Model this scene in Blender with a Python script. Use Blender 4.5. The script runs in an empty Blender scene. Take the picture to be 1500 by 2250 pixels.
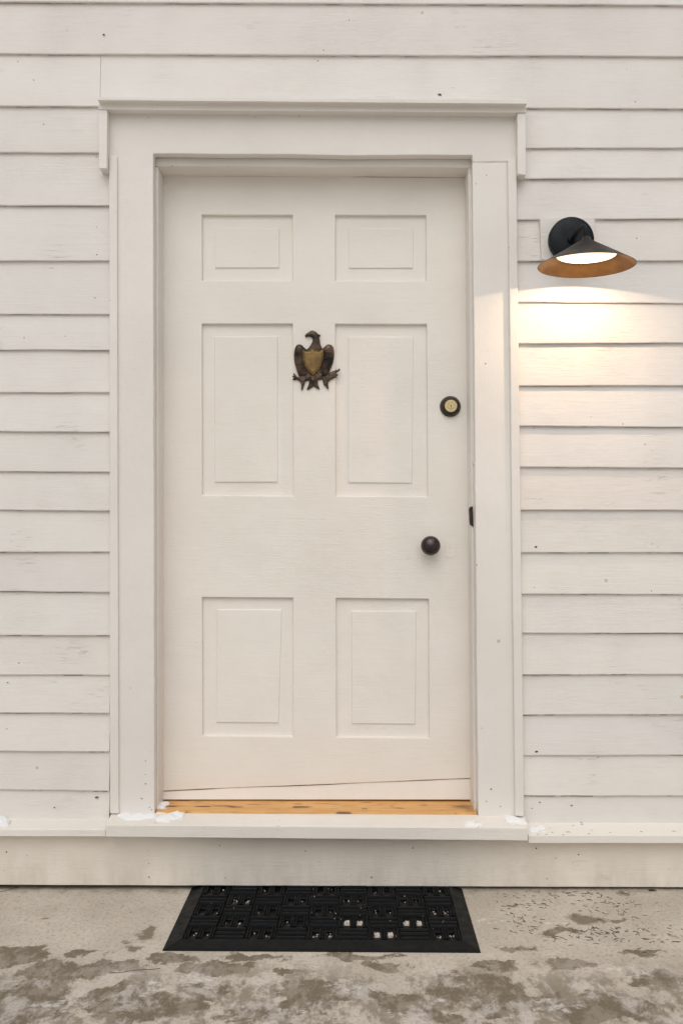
import bpy, bmesh, math, random
from mathutils import Vector, noise, Matrix
random.seed(7)
S = bpy.context.scene
COL = S.collection
R = math.radians

# ------------------------------------------------------------------ camera
F = 2214.0                      # focal length in photo pixels (photo 1500 x 2250)
CD = 3.0                        # camera distance from the casing plane (Y = 0)
PITCH = math.atan(50 / F)
_c, _s = math.cos(PITCH), math.sin(PITCH)

def ray(x, y):
    u = (x - 750) / F; v = (1125 - y) / F
    return Vector((u, _c - v * _s, _s + v * _c))
d = ray(750, 1947); ZC = 0.012 - d.z * (CD - .005) / d.y      # plank's lower edge is 12 mm over the slab

def P(x, y, Y=0.0):
    d = ray(x, y); t = (Y + CD) / d.y
    return Vector((d.x * t, Y, ZC + d.z * t))

def G(x, y, z=0.0):
    d = ray(x, y); t = (z - ZC) / d.z
    return Vector((d.x * t, d.y * t - CD, z))

cam = bpy.data.cameras.new('camera'); cam.sensor_fit = 'VERTICAL'; cam.sensor_height = 36
cam.lens = 36 * F / 2250; cam.clip_end = 500; cam.clip_start = .05
co = bpy.data.objects.new('camera', cam); COL.objects.link(co)
co.location = (0, -CD, ZC); co.rotation_euler = (R(90) + PITCH, 0, 0)
S.camera = co
S.view_settings.view_transform = 'Standard'; S.view_settings.look = 'None'
S.view_settings.gamma = 1; S.view_settings.exposure = -0.12

# ------------------------------------------------------------------ sky and sun (overcast)
W = bpy.data.worlds.new('World'); S.world = W; W.use_nodes = True
nt = W.node_tree; nt.nodes.clear()
sky = nt.nodes.new('ShaderNodeTexSky'); sky.sky_type = 'NISHITA'; sky.sun_disc = False
sky.sun_elevation = R(48); sky.sun_rotation = R(186); sky.dust_density = 3
hs = nt.nodes.new('ShaderNodeHueSaturation'); hs.inputs['Saturation'].default_value = .16
bg = nt.nodes.new('ShaderNodeBackground'); bg.inputs['Strength'].default_value = .10
wo = nt.nodes.new('ShaderNodeOutputWorld')
nt.links.new(sky.outputs[0], hs.inputs['Color']); nt.links.new(hs.outputs[0], bg.inputs[0]); nt.links.new(bg.outputs[0], wo.inputs[0])
sl = bpy.data.lights.new('sun', 'SUN'); sl.energy = 1.1; sl.angle = R(70); sl.color = (1, .965, .905)
so = bpy.data.objects.new('sun', sl); COL.objects.link(so); so.location = (0, -6, 6)
so.rotation_euler = (R(42), 0, R(-6))

# ------------------------------------------------------------------ node helpers
class NT:
    def __init__(s, name):
        s.m = bpy.data.materials.new(name); s.m.use_nodes = True
        s.t = s.m.node_tree; s.b = s.t.nodes['Principled BSDF']
        s.co = s.t.nodes.new('ShaderNodeTexCoord').outputs['Object']
    def n(s, typ, **kw):
        x = s.t.nodes.new(typ)
        for k, v in kw.items(): setattr(x, k, v)
        return x
    def link(s, a, b): s.t.links.new(a, b)
    def inp(s, sock, v):
        if v is None: return
        if hasattr(v, 'is_output') or isinstance(v, bpy.types.NodeSocket): s.link(v, sock)
        else: sock.default_value = v
    def map(s, scale=(1, 1, 1), loc=(0, 0, 0), rot=(0, 0, 0), src=None):
        m = s.n('ShaderNodeMapping'); s.link(src or s.co, m.inputs[0])
        m.inputs['Scale'].default_value = scale; m.inputs['Location'].default_value = loc; m.inputs['Rotation'].default_value = rot
        return m.outputs[0]
    def noise(s, vec, scale, detail=4, rough=.5, dist=0):
        n = s.n('ShaderNodeTexNoise'); s.link(vec, n.inputs['Vector'])
        n.inputs['Scale'].default_value = scale; n.inputs['Detail'].default_value = detail
        n.inputs['Roughness'].default_value = rough; n.inputs['Distortion'].default_value = dist
        return n.outputs['Fac']
    def vor(s, vec, scale, rnd=1):
        n = s.n('ShaderNodeTexVoronoi'); s.link(vec, n.inputs['Vector']); n.inputs['Scale'].default_value = scale
        n.inputs['Randomness'].default_value = rnd
        return n.outputs['Distance']
    def math(s, op, a, b=None, c=None, clamp=False):
        n = s.n('ShaderNodeMath', operation=op, use_clamp=clamp)
        s.inp(n.inputs[0], a); s.inp(n.inputs[1], b); s.inp(n.inputs[2], c)
        return n.outputs[0]
    def ramp(s, v, a, b, lo=0., hi=1., smooth=True):
        n = s.n('ShaderNodeMapRange', interpolation_type='SMOOTHSTEP' if smooth else 'LINEAR')
        s.inp(n.inputs['Value'], v)
        n.inputs['From Min'].default_value = a; n.inputs['From Max'].default_value = b
        n.inputs['To Min'].default_value = lo; n.inputs['To Max'].default_value = hi
        return n.outputs[0]
    def mix(s, f, a, b, mode='MIX'):
        n = s.n('ShaderNodeMix', data_type='RGBA', blend_type=mode)
        s.inp(n.inputs[0], f)
        for i, v in ((6, a), (7, b)):
            if isinstance(v, tuple): n.inputs[i].default_value = (*v[:3], 1)
            else: s.link(v, n.inputs[i])
        return n.outputs[2]
    def bump(s, h, strength, dist, prev=None):
        n = s.n('ShaderNodeBump'); s.link(h, n.inputs['Height'])
        n.inputs['Strength'].default_value = strength; n.inputs['Distance'].default_value = dist
        if prev: s.link(prev, n.inputs['Normal'])
        return n.outputs[0]
    def done(s, col=None, rough=None, nrm=None, metal=None, spec=None):
        s_ = s.b.inputs
        if col is not None:
            if isinstance(col, tuple): s_['Base Color'].default_value = (*col, 1)
            else: s.link(col, s_['Base Color'])
        if rough is not None: s.inp(s_['Roughness'], rough)
        if nrm is not None: s.link(nrm, s_['Normal'])
        if metal is not None: s.inp(s_['Metallic'], metal)
        if spec is not None: s.inp(s_['Specular IOR Level'], spec)
        return s.m

def paint(name, base, axis='x', grain=1.0, pits=1.0, cracks=1.0, seed=0.0, tint=False, dirt=None):
    """old brushed house paint over wood; axis = grain direction"""
    N = NT(name)
    sc = {'x': (1, 1, 14), 'z': (14, 1, 1), 'f': (3, 1, 3)}[axis]
    v = N.map(sc, (seed, seed * 1.7, seed * .3))
    vi = N.map((1, 1, 1), (seed, seed, seed))
    g = N.noise(v, 9, 6, .6, .6)
    fine = N.noise(v, 45, 4, .65)
    big = N.noise(vi, 2.2, 4, .6)
    zone = N.ramp(N.noise(vi, 4.5, 3, .6), .54, .70)
    ck = N.math('MULTIPLY', N.ramp(N.noise(N.map((2.2, 1, 30) if axis != 'z' else (30, 1, 2.2), (seed + 3, 0, 0)), 7, 5, .62, 1.2), .60, .645), zone)
    pit = N.math('MULTIPLY', N.ramp(N.vor(vi, 17, 1), .028, .045, 1, 0), N.ramp(N.noise(vi, 6.3, 2), .46, .6))
    blob = N.noise(vi, 30, 3, .6)
    b2 = N.mix(N.ramp(big, .3, .7), tuple(c * 1.015 for c in base), (base[0] * .955, base[1] * .95, base[2] * .945))
    b2 = N.mix(N.ramp(N.noise(vi, 5.5, 5, .65), .52, .75, 0, .55), b2, (base[0] * .97, base[1] * .975, base[2] * .985))
    b2 = N.mix(N.math('MULTIPLY', ck, .08 * cracks), b2, (.30, .27, .23))
    b2 = N.mix(N.math('MULTIPLY', pit, .75 * pits), b2, (.16, .13, .10))
    # rusty / dirty specks
    sp = N.math('MULTIPLY', N.ramp(N.vor(N.map((1, 1, 1), (seed + 9, 4, 2)), 7.0), .022, .05, 1, 0), N.ramp(N.noise(vi, 3.1, 2), .5, .6))
    b2 = N.mix(N.math('MULTIPLY', sp, .55 * pits), b2, (.42, .27, .13))
    # faint vertical/horizontal wipe marks
    zg = N.ramp(N.noise(vi, 3.3, 4, .6), .40, .66)
    b2 = N.mix(N.math('MULTIPLY', zg, N.ramp(fine, .50, .72, 0, .13 * grain)), b2, (.45, .41, .36))
    b2 = N.mix(N.ramp(g, .5, .7, 0, .045 * grain), b2, tuple(c * .8 for c in base))
    if dirt:
        z0, z1, amt = dirt
        sep = N.n('ShaderNodeSeparateXYZ'); N.link(N.co, sep.inputs[0])
        dz = N.math('MULTIPLY', N.ramp(sep.outputs[2], z0, z1, 1, 0), N.ramp(N.noise(N.map((3, 1, 1)), 5, 5, .65), .35, .68))
        b2 = N.mix(N.math('MULTIPLY', dz, amt), b2, (.43, .36, .27))
    if tint:
        a = N.n('ShaderNodeAttribute', attribute_name='tint')
        b2 = N.mix(1.0, b2, a.outputs['Color'], 'MULTIPLY')
    h = N.math('MULTIPLY_ADD', g, .4 * grain, N.math('MULTIPLY', N.math('MULTIPLY', zg, fine), .6 * grain))
    h = N.math('SUBTRACT', h, N.math('MULTIPLY', ck, .35 * cracks))
    h = N.math('ADD', h, N.math('MULTIPLY', blob, .35))
    h = N.math('SUBTRACT', h, N.math('MULTIPLY', pit, .6 * pits))
    nr = N.bump(h, .8, .0026)
    nr = N.bump(big, .6, .012, nr)
    return N.done(b2, N.ramp(blob, .3, .7, .50, .62), nr, spec=.32)

PW = (.792, .758, .720)
M = {}
M['siding'] = paint('siding_paint', PW, 'x', 1.1, 1, 1.2, 0.0, tint=True)
M['casing_v'] = paint('casing_paint_vertical', (.797, .761, .716), 'z', .55, 1.3, .25, 3.1)
M['casing_f'] = paint('casing_paint_flat', (.796, .760, .716), 'f', .7, 1.1, .3, 4.4)
M['casing_h'] = paint('casing_paint_horizontal', (.796, .759, .714), 'x', .6, .8, .5, 5.7)
M['door'] = paint('door_paint', (.824, .779, .720), 'x', .8, .25, .25, 8.3)
M['skirt'] = paint('skirt_paint', (.785, .728, .645), 'x', 1.4, 2.2, .8, 11.9, dirt=(.0, .16, .32))
M['sill'] = paint('sill_paint', (.80, .76, .705), 'x', 1.0, 1.5, .9, 15.2)

N = NT('threshold_wood')
v = N.map((1, 10, 10)); g = N.noise(v, 6, 6, .6, 1.5); g2 = N.noise(N.map((1, 30, 30)), 18, 4, .6)
c = N.mix(N.ramp(g, .3, .7), (.80, .46, .17), (.62, .32, .10))
c = N.mix(N.ramp(g2, .45, .75, 0, .5), c, (.48, .22, .065))
k = N.math('MULTIPLY', N.ramp(N.noise(N.map((2.2, 14, 1), (.3, 2, 0)), 5, 3, .5), .60, .69), .8)
c = N.mix(k, c, (.12, .06, .028))
M['wood'] = N.done(c, .5, N.bump(g2, .4, .001))

def metal(name, col, rough, met=1., col2=None, sc=40, bump=.3, bd=.0006, spec=.5):
    N = NT(name); n_ = N.noise(N.co, sc, 5, .6)
    c = N.mix(N.ramp(n_, .35, .65), col, col2 or tuple(x * .8 for x in col))
    return N.done(c, N.ramp(n_, .3, .7, rough * .85, min(1, rough * 1.2)), N.bump(n_, bump, bd), met, spec)
M['lamp_black'] = metal('lamp_black_metal', (.004, .006, .010), .5, 0, (.005, .008, .012), 60, .1, spec=.25)
M['lamp_bronze'] = metal('lamp_bronze_metal', (.030, .022, .017), .42, .35, (.018, .015, .013), 25, .15)
M['lamp_gold'] = metal('lamp_gold_lining', (.19, .092, .018), .6, .35, (.13, .058, .010), 12, .1)
M['eagle'] = metal('eagle_bronze', (.125, .082, .058), .38, .6, (.028, .021, .019), 28, .5, .0012)
M['shield'] = metal('shield_brass', (.23, .145, .055), .36, .75, (.14, .088, .036), 30, .3)
M['brass'] = metal('cylinder_brass', (.62, .50, .28), .34, .85, (.54, .42, .22), 160, .4)
M['old_bronze'] = metal('deadbolt_bronze', (.055, .045, .034), .4, .6, (.032, .027, .022), 70, .2)
M['dark'] = metal('dark_iron', (.045, .035, .03), .6, .3, (.02, .015, .013), 120, .8)
M['black_hole'] = metal('keyway_black', (.004, .004, .004), .9, 0)
N = NT('knob_brown_porcelain')
n_ = N.noise(N.co, 22, 5, .6)
M['knob'] = N.done(N.mix(N.ramp(n_, .3, .7), (.030, .012, .010), (.012, .007, .007)), N.ramp(n_, .3, .7, .12, .26), N.bump(N.noise(N.co, 45, 3), .12, .001), 0, .6)
N = NT('black_rubber')
n_ = N.noise(N.co, 35, 6, .7); n2 = N.noise(N.co, 220, 3, .6)
cc = N.mix(N.ramp(n_, .45, .75, 0, .7), (.0011, .0021, .0034), (.0036, .0052, .0066))
cc = N.mix(N.ramp(n2, .66, .78, 0, .25), cc, (.07, .068, .06))
M['rubber'] = N.done(cc, N.ramp(n_, .3, .7, .42, .62), N.bump(n2, .3, .001), 0, .17)
N = NT('snow'); n_ = N.noise(N.co, 180, 4, .6)
m = N.done((.86, .87, .88), .8, N.bump(n_, .8, .003)); M['snow'] = m
N.b.inputs['Subsurface Weight'].default_value = .3; N.b.inputs['Subsurface Radius'].default_value = (.01, .012, .014); N.b.inputs['Subsurface Scale'].default_value = .5
N = NT('pine_needle'); M['needle'] = N.done(N.mix(N.ramp(N.noise(N.co, 14, 2), .4, .6), (.055, .062, .05), (.10, .08, .058)), .8)
N = NT('grit'); M['grit'] = N.done(N.mix(N.ramp(N.noise(N.co, 60, 2), .4, .6), (.50, .43, .37), (.62, .57, .52)), .8, N.bump(N.noise(N.co, 300, 3), .8, .001))
N = NT('dead_leaf'); M['leaf'] = N.done((.045, .028, .018), .8)
N = NT('foundation_dark'); M['found'] = N.done(N.mix(N.ramp(N.noise(N.co, 8, 4), .4, .6), (.05, .045, .04), (.09, .085, .08)), .9)
N = NT('dirt_mark'); M['dirt'] = N.done((.10, .075, .05), .9)
N = NT('lap_dark_strip'); M['lap_dark'] = N.done((.24, .195, .15), .95)
N = NT('wood_knot'); M['knot'] = N.done(N.mix(N.ramp(N.noise(N.map((1, 8, 1)), 40, 4, .6), .4, .6), (.20, .10, .045), (.09, .05, .03)), .7)
N = NT('rust_mark'); M['rust'] = N.done((.33, .17, .06), .9)
N = NT('roof_shingle'); M['roof'] = N.done(N.mix(N.ramp(N.noise(N.co, 12, 4), .4, .6), (.05, .05, .05), (.09, .085, .08)), .9)
N = NT('lamp_diffuser')
N.b.inputs['Base Color'].default_value = (.9, .85, .75, 1)
N.b.inputs['Emission Color'].default_value = (1, .80, .52, 1); 
ln = N.n('ShaderNodeVectorMath', operation='LENGTH'); N.link(N.map((1, 1, .2), (-.035, .05, 0)), ln.inputs[0])
N.link(N.ramp(ln.outputs['Value'], .03, .15, 6., 1.25), N.b.inputs['Emission Strength'])
M['diffuser'] = N.m

# concrete with wet stains and frost ------------------------------------------------
N = NT('concrete')
wob = N.n('ShaderNodeTexNoise'); N.link(N.co, wob.inputs['Vector']); wob.inputs['Scale'].default_value = 9; wob.inputs['Detail'].default_value = 6; wob.inputs['Roughness'].default_value = .68
vs = N.n('ShaderNodeVectorMath', operation='MULTIPLY_ADD'); N.link(wob.outputs['Color'], vs.inputs[0]); vs.inputs[1].default_value = (.20, .20, 0)
ofs = N.n('ShaderNodeVectorMath', operation='SUBTRACT'); N.link(N.co, ofs.inputs[0]); ofs.inputs[1].default_value = (.10, .10, 0)
N.link(ofs.outputs[0], vs.inputs[2]); WV = vs.outputs[0]
base = N.mix(N.ramp(N.noise(N.co, 3.5, 6, .65), .35, .65), (.60, .55, .48), (.485, .438, .375))
streak = N.noise(N.map((60, 3, 1), rot=(0, 0, R(-14))), 2.2, 5, .7)
base = N.mix(N.ramp(streak, .45, .72, 0, .35), base, (.62, .57, .51))
base = N.mix(N.ramp(N.noise(N.co, 24, 5, .7), .50, .72, 0, .45), base, (.60, .48, .38))
grain = N.noise(N.co, 260, 4, .7)
base = N.mix(N.ramp(grain, .55, .75, 0, .45), base, (.30, .26, .22))
pit = N.math('MULTIPLY', N.ramp(N.vor(N.co, 55), .10, .17, 1, 0), N.ramp(N.noise(N.co, 8, 3), .46, .62))
base = N.mix(N.math('MULTIPLY', pit, .65), base, (.17, .14, .11))
def blob(x, y, rx, ry, soft=.55):
    """ellipse on the slab given by the photo position of its centre and its half sizes in photo pixels"""
    c = G(x, y); ex = (G(x + rx, y) - c).length; ey = (G(x, y - ry) - G(x, y + ry)).length / 2
    mp = N.n('ShaderNodeMapping'); N.link(WV, mp.inputs[0])
    mp.inputs['Location'].default_value = (-c.x / ex, -c.y / ey, 0); mp.inputs['Scale'].default_value = (1 / ex, 1 / ey, 0)
    ln = N.n('ShaderNodeVectorMath', operation='LENGTH'); N.link(mp.outputs[0], ln.inputs[0])
    return N.ramp(ln.outputs['Value'], 1 - soft, 1 + soft, 1, 0)
stains = [(20, 2105, 75, 22), (130, 2135, 95, 26), (40, 2200, 120, 45), (240, 2125, 80, 16), (255, 2190, 65, 26), (320, 2215, 110, 30),
          (370, 2105, 60, 9), (470, 2128, 95, 16), (455, 2178, 52, 17), (560, 2105, 70, 8), (690, 2190, 85, 35), (640, 2135, 45, 10),
          (800, 2100, 80, 8), (845, 2128, 50, 14), (885, 2205, 95, 26), (1040, 2172, 120, 34), (1110, 2205, 80, 26), (1075, 2120, 50, 9),
          (1240, 2118, 70, 14), (1330, 2215, 150, 34), (1400, 2092, 45, 9), (1450, 2150, 70, 20), (1140, 2085, 45, 7), (1230, 2050, 55, 7),
          (560, 2230, 70, 20), (990, 2245, 60, 12), (190, 2090, 30, 6)]
st = None
for a in stains:
    b = blob(*a); st = b if st is None else N.math('MAXIMUM', st, b)
spots = None
for a in [(318, 2047, 24, 13, .3), (299, 2076, 16, 6, .4), (1289, 2018, 36, 8, .35), (1370, 1966, 10, 7, .4), (1355, 2021, 20, 4, .4), (1125, 1990, 10, 4, .4), (102, 2018, 10, 3, .4)]:
    b = blob(*a[:4], soft=a[4]); spots = b if spots is None else N.math('MAXIMUM', spots, b)
brk = N.ramp(N.noise(N.map((1, .6, 1)), 22, 9, .74, .2), .43, .53)
lob = N.noise(N.map((1.1, .62, 1), (7, 3, 0)), 10.5, 10, .68, .1)
stv = N.math('MULTIPLY_ADD', N.math('SUBTRACT', lob, .5), 3.0, st)
stm = N.math('MULTIPLY', N.ramp(stv, .38, .62), N.math('MULTIPLY_ADD', brk, .30, .66))
stm = N.math('MAXIMUM', stm, N.math('MULTIPLY', spots, .85))
sepg = N.n('ShaderNodeSeparateXYZ'); N.link(WV, sepg.inputs[0])
front = N.ramp(sepg.outputs[1], -.66, -.42, 1, 0)
thin = N.math('MULTIPLY', front, N.ramp(N.noise(N.map((1.1, .6, 1)), 10, 10, .72, .1), .46, .55))
stm = N.math('MAXIMUM', stm, N.math('MULTIPLY', thin, .68))
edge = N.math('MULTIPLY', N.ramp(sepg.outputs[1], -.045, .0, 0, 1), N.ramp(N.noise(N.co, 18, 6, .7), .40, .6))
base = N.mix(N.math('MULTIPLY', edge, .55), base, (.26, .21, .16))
c = N.mix(N.math('MULTIPLY', stm, .95), base, (.142, .112, .070))
fr = N.math('MULTIPLY', front, N.ramp(N.noise(N.map((1.1, .7, 1), (4, 2, 0)), 12, 12, .76, .3), .49, .60))
c = N.mix(N.math('MULTIPLY', fr, .66), c, (.62, .575, .54))
c = N.mix(N.ramp(N.noise(N.co, 95, 6, .75), .50, .62, 0, .5), c, (.26, .215, .165))
c = N.mix(N.ramp(N.noise(N.map((1, 1, 1), (5, 5, 5)), 120, 5, .75), .60, .72, 0, .5), c, (.66, .62, .58))
whites = None
for a in [(1075, 2020, 26, 4, .3), (1196, 2102, 26, 6, .3), (1230, 2030, 18, 4, .3), (955, 2188, 22, 8, .35), (1215, 2215, 40, 10, .4), (120, 2215, 50, 8, .4), (440, 2150, 45, 8, .4), (770, 2175, 30, 12, .4), (1390, 2135, 40, 9, .4), (330, 2165, 50, 9, .4)]:
    b = blob(*a[:4], soft=a[4]); whites = b if whites is None else N.math('MAXIMUM', whites, b)
c = N.mix(N.math('MULTIPLY', N.math('MULTIPLY', whites, N.ramp(N.noise(N.co, 40, 7, .75), .44, .6)), .7), c, (.74, .71, .69))
h = N.math('MULTIPLY_ADD', streak, .5, N.math('MULTIPLY', grain, .5)); h = N.math('SUBTRACT', h, N.math('MULTIPLY', pit, 1.0))
nr = N.bump(h, .55, .002)
M['concrete'] = N.done(c, N.ramp(stm, 0, 1, .85, .62), nr, spec=.25)
N = NT('bounce_ground'); n_ = N.noise(N.co, 1.3, 6, .6)
M['ground'] = N.done(N.mix(N.ramp(n_, .45, .6), (.76, .725, .67), (.64, .60, .54)), .9)  # unseen ground, kept pale to bounce light onto the board undersides

# ------------------------------------------------------------------ object helpers
def link(name, me, parent, mats):
    o = bpy.data.objects.new(name, me); COL.objects.link(o)
    for m in (mats if isinstance(mats, (list, tuple)) else [mats]): me.materials.append(m)
    if parent: o.parent = parent
    return o
def wloc(o):
    v = Vector((0, 0, 0))
    while o: v += o.location; o = o.parent
    return v
def obj(name, bm, mats, parent=None, smooth=False, bevel=0, seg=2, angle=35):
    """bm is in world coordinates; made local to the parent"""
    bmesh.ops.recalc_face_normals(bm, faces=bm.faces[:])
    if parent: bmesh.ops.translate(bm, verts=bm.verts[:], vec=-wloc(parent))
    if smooth:
        for f in bm.faces: f.smooth = True
    me = bpy.data.meshes.new(name); bm.to_mesh(me); bm.free()
    o = link(name, me, parent, mats)
    if bevel:
        b = o.modifiers.new('bevel', 'BEVEL'); b.width = bevel; b.segments = seg; b.limit_method = 'ANGLE'; b.angle_limit = R(angle)
    return o
def empty(name, loc, label, cat, group=None):
    o = bpy.data.objects.new(name, None); COL.objects.link(o); o.location = loc; o.empty_display_size = .1
    o['label'] = label; o['category'] = cat
    if group: o['group'] = group
    return o
def tag(o, label=None, cat=None, group=None, kind=None):
    for k_, v_ in (('label', label), ('category', cat), ('group', group), ('kind', kind)):
        if v_: o[k_] = v_
    return o
def nz(x, y=0., z=0.): return noise.noise(Vector((x, y, z)))

def plate(bm, pts, Y0, Y1, wob=0.0, step=.02, seed=0., mat=0, taper=0.):
    """polygon given by photo pixels on the plane Y0, extruded back to Y1"""
    w = [P(x, y, Y0) for x, y in pts]; out = []
    n = len(w)
    for i in range(n):
        a, b = w[i], w[(i + 1) % n]; L = (b - a).length; k = max(1, int(L / step)) if wob else 1
        dr = (b - a).normalized(); nr = Vector((-dr.z, 0, dr.x))
        for j in range(k):
            p = a.lerp(b, j / k)
            if j and wob: p = p + nr * wob * (nz(p.x * 7 + seed, p.z * 7, seed) * .8 + nz(p.x * 30, p.z * 30, seed + 4) * .5)
            out.append(p)
    fv = [bm.verts.new(p) for p in out]; bv = [bm.verts.new((p.x, Y1, p.z)) for p in out]
    fs = [bm.faces.new(fv), bm.faces.new(bv[::-1])]
    for i in range(len(fv)):
        j = (i + 1) % len(fv); fs.append(bm.faces.new((fv[j], fv[i], bv[i], bv[j])))
    for f in fs: f.material_index = mat
    return fs
def profile(bm, xa, xb, pa, pb, step=.03, wob=0., seed=0., caps=True):
    """sweep a closed (Y,Z) section from x = xa (section pa) to xb (section pb)"""
    k = max(1, int(abs(xb - xa) / step)); rings = []
    for i in range(k + 1):
        t = i / k; x = xa + (xb - xa) * t
        dz = wob * (nz(x * 6, seed) + .5 * nz(x * 23, seed)); dy = wob * .6 * nz(x * 8, seed + 7)
        rings.append([bm.verts.new((x, a[0] + (b[0] - a[0]) * t + dy, a[1] + (b[1] - a[1]) * t + dz)) for a, b in zip(pa, pb)])
    n = len(pa)
    for r0, r1 in zip(rings, rings[1:]):
        for i in range(n):
            j = (i + 1) % n; bm.faces.new((r0[i], r0[j], r1[j], r1[i]))
    if caps: bm.faces.new(rings[0]); bm.faces.new(rings[-1][::-1])
def box(bm, x0, x1, y0, y1, z0, z1, mat=0):
    v = [bm.verts.new((x, y, z)) for x in (x0, x1) for y in (y0, y1) for z in (z0, z1)]
    for q in ((0, 1, 3, 2), (4, 6, 7, 5), (0, 4, 5, 1), (2, 3, 7, 6), (0, 2, 6, 4), (1, 5, 7, 3)):
        bm.faces.new([v[i] for i in q]).material_index = mat
def lathe(bm, c, prof, seg=64, axis='y', caps=True, mat=0):
    """prof = (radius, offset along the axis) list"""
    rings = []
    for r, o in prof:
        ring = []
        for i in range(seg):
            a = 2 * math.pi * i / seg
            if axis == 'y': p = (c[0] + r * math.cos(a), c[1] + o, c[2] + r * math.sin(a))
            else: p = (c[0] + r * math.cos(a), c[1] + r * math.sin(a), c[2] + o)
            ring.append(bm.verts.new(p))
        rings.append(ring)
    for a, b in zip(rings, rings[1:]):
        for i in range(seg):
            j = (i + 1) % seg; bm.faces.new((a[i], a[j], b[j], b[i])).material_index = mat
    if caps: bm.faces.new(rings[0]).material_index = mat; bm.faces.new(rings[-1][::-1]).material_index = mat
def tube(bm, pts, r, seg=20):
    rings = []
    for i, p in enumerate(pts):
        p = Vector(p); t = (Vector(pts[min(i + 1, len(pts) - 1)]) - Vector(pts[max(i - 1, 0)])).normalized()
        s = t.cross(Vector((1, 0, 0))); s = s.normalized() if s.length > 1e-4 else Vector((0, 1, 0)); u = t.cross(s)
        rings.append([bm.verts.new(p + (s * math.cos(2 * math.pi * k / seg) + u * math.sin(2 * math.pi * k / seg)) * r) for k in range(seg)])
    for a, b in zip(rings, rings[1:]):
        for i in range(seg):
            j = (i + 1) % seg; bm.faces.new((a[i], a[j], b[j], b[i]))
    bm.faces.new(rings[0]); bm.faces.new(rings[-1][::-1])
def speck(bm, x, y, Y, r, mat=1, sx=1., rnd=random):
    """a small irregular mark standing 0.4 mm proud of a face"""
    c = P(x, y, Y); k = 7; r *= .00135
    fv = []
    for i in range(k):
        a = 2 * math.pi * i / k; q = r * rnd.uniform(.6, 1.2)
        fv.append(bm.verts.new((c.x + q * math.cos(a) * sx, Y - .0005, c.z + q * math.sin(a) / max(1, sx * .7))))
    bm.faces.new(fv).material_index = mat

# ------------------------------------------------------------------ ground
bm = bmesh.new()
n_ = 40
def gsheet(bm, x0, x1, y0, y1, z):
    bm.faces.new([bm.verts.new(p) for p in ((x0, y0, z), (x1, y0, z), (x1, y1, z), (x0, y1, z))])
gsheet(bm, -150, 150, -150, 150, -.12)
tag(obj('ground', bm, M['ground']), kind='structure')
bm = bmesh.new(); box(bm, -4.2, 4.2, -2.3, .10, -.13, 0)
tag(obj('pavement', bm, M['concrete'], bevel=.01), kind='structure')

# ------------------------------------------------------------------ the house
house = empty('house', (0, .0, 0), 'white clapboard house front with a recessed panelled door and thick painted trim', 'house')
XL, XR = -4.0, 4.0
bm = bmesh.new(); tl = bm.loops.layers.color.new('tint')
YB, YT, TH = .006, .0178, .0108
def board(xa, xb, bot, top, seed, gap=0):
    """one lapped clapboard; bot/top are functions of x giving z of its lower edge and of the lower edge above"""
    k = max(2, int((xb - xa) / .022)); rows = []
    for i in range(k + 1):
        x = xa + (xb - xa) * i / k
        w = .0011 * nz(x * 2.3, seed) + .0009 * nz(x * 11, seed) + .0006 * nz(x * 45, seed)
        z0 = bot(x) + w; z1 = top(x) + .016
        y0 = YB + .0022 * nz(x * 1.6, seed + 5) + .0008 * nz(x * 14, seed + 5)
        th = TH - .0022 * abs(nz(x * 9, seed + 9)) - .0016 * max(0, nz(x * 31, seed + 2))
        ym = (y0 * .5 + YT * .5) + .0008 * nz(x * 5, seed + 3)
        rows.append([bm.verts.new(p) for p in ((x, YT, z1), (x, ym, (z0 + z1) / 2), (x, y0 + .0003, z0 + .0022), (x, y0 + .0012, z0), (x, y0 + th, z0 + .0004 * nz(x * 20, seed)), (x, YT + TH, z1))])
    fs = []
    for a, b in zip(rows, rows[1:]):
        for i in range(5): fs.append(bm.faces.new((a[i], a[i + 1], b[i + 1], b[i])))
    fs.append(bm.faces.new(rows[0])); fs.append(bm.faces.new(rows[-1][::-1]))
    gd = -.02 + .22 * nz(seed * 5.1, 2.); pv = None      # broken dark strips along the lap joint
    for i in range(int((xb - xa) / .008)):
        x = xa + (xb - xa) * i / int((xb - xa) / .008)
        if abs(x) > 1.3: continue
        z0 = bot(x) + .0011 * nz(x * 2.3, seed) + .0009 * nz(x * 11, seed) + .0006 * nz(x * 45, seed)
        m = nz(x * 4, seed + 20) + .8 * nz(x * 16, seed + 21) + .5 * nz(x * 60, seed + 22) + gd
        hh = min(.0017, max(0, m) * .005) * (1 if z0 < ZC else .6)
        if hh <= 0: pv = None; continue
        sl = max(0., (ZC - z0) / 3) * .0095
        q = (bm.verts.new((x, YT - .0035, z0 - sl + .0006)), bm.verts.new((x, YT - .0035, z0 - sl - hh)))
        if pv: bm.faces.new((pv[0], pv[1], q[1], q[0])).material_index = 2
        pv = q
    t = 1 - .045 * abs(nz(seed * 3.7, 1.3)) ; w_ = nz(seed * 1.9, 8.) * .012
    for f in fs:
        for l in f.loops: l[tl] = (t + w_, t, t - w_, 1)
def lin(xa, ya, xb, yb, Y=YB):
    a = P(xa, ya, Y); b = P(xb, yb, Y)
    return lambda x: a.z + (b.z - a.z) * (x - a.x) / (b.x - a.x)
left = [(231, 232), (334, 335), (451, 451), (573, 572), (690, 690), (768, 769), (862, 862), (948, 949), (1035, 1037), (1120, 1123), (1213, 1213), (1299, 1301), (1396, 1396), (1483, 1483), (1566, 1567), (1650, 1652), (1735, 1738), (1832, 1832)]
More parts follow.
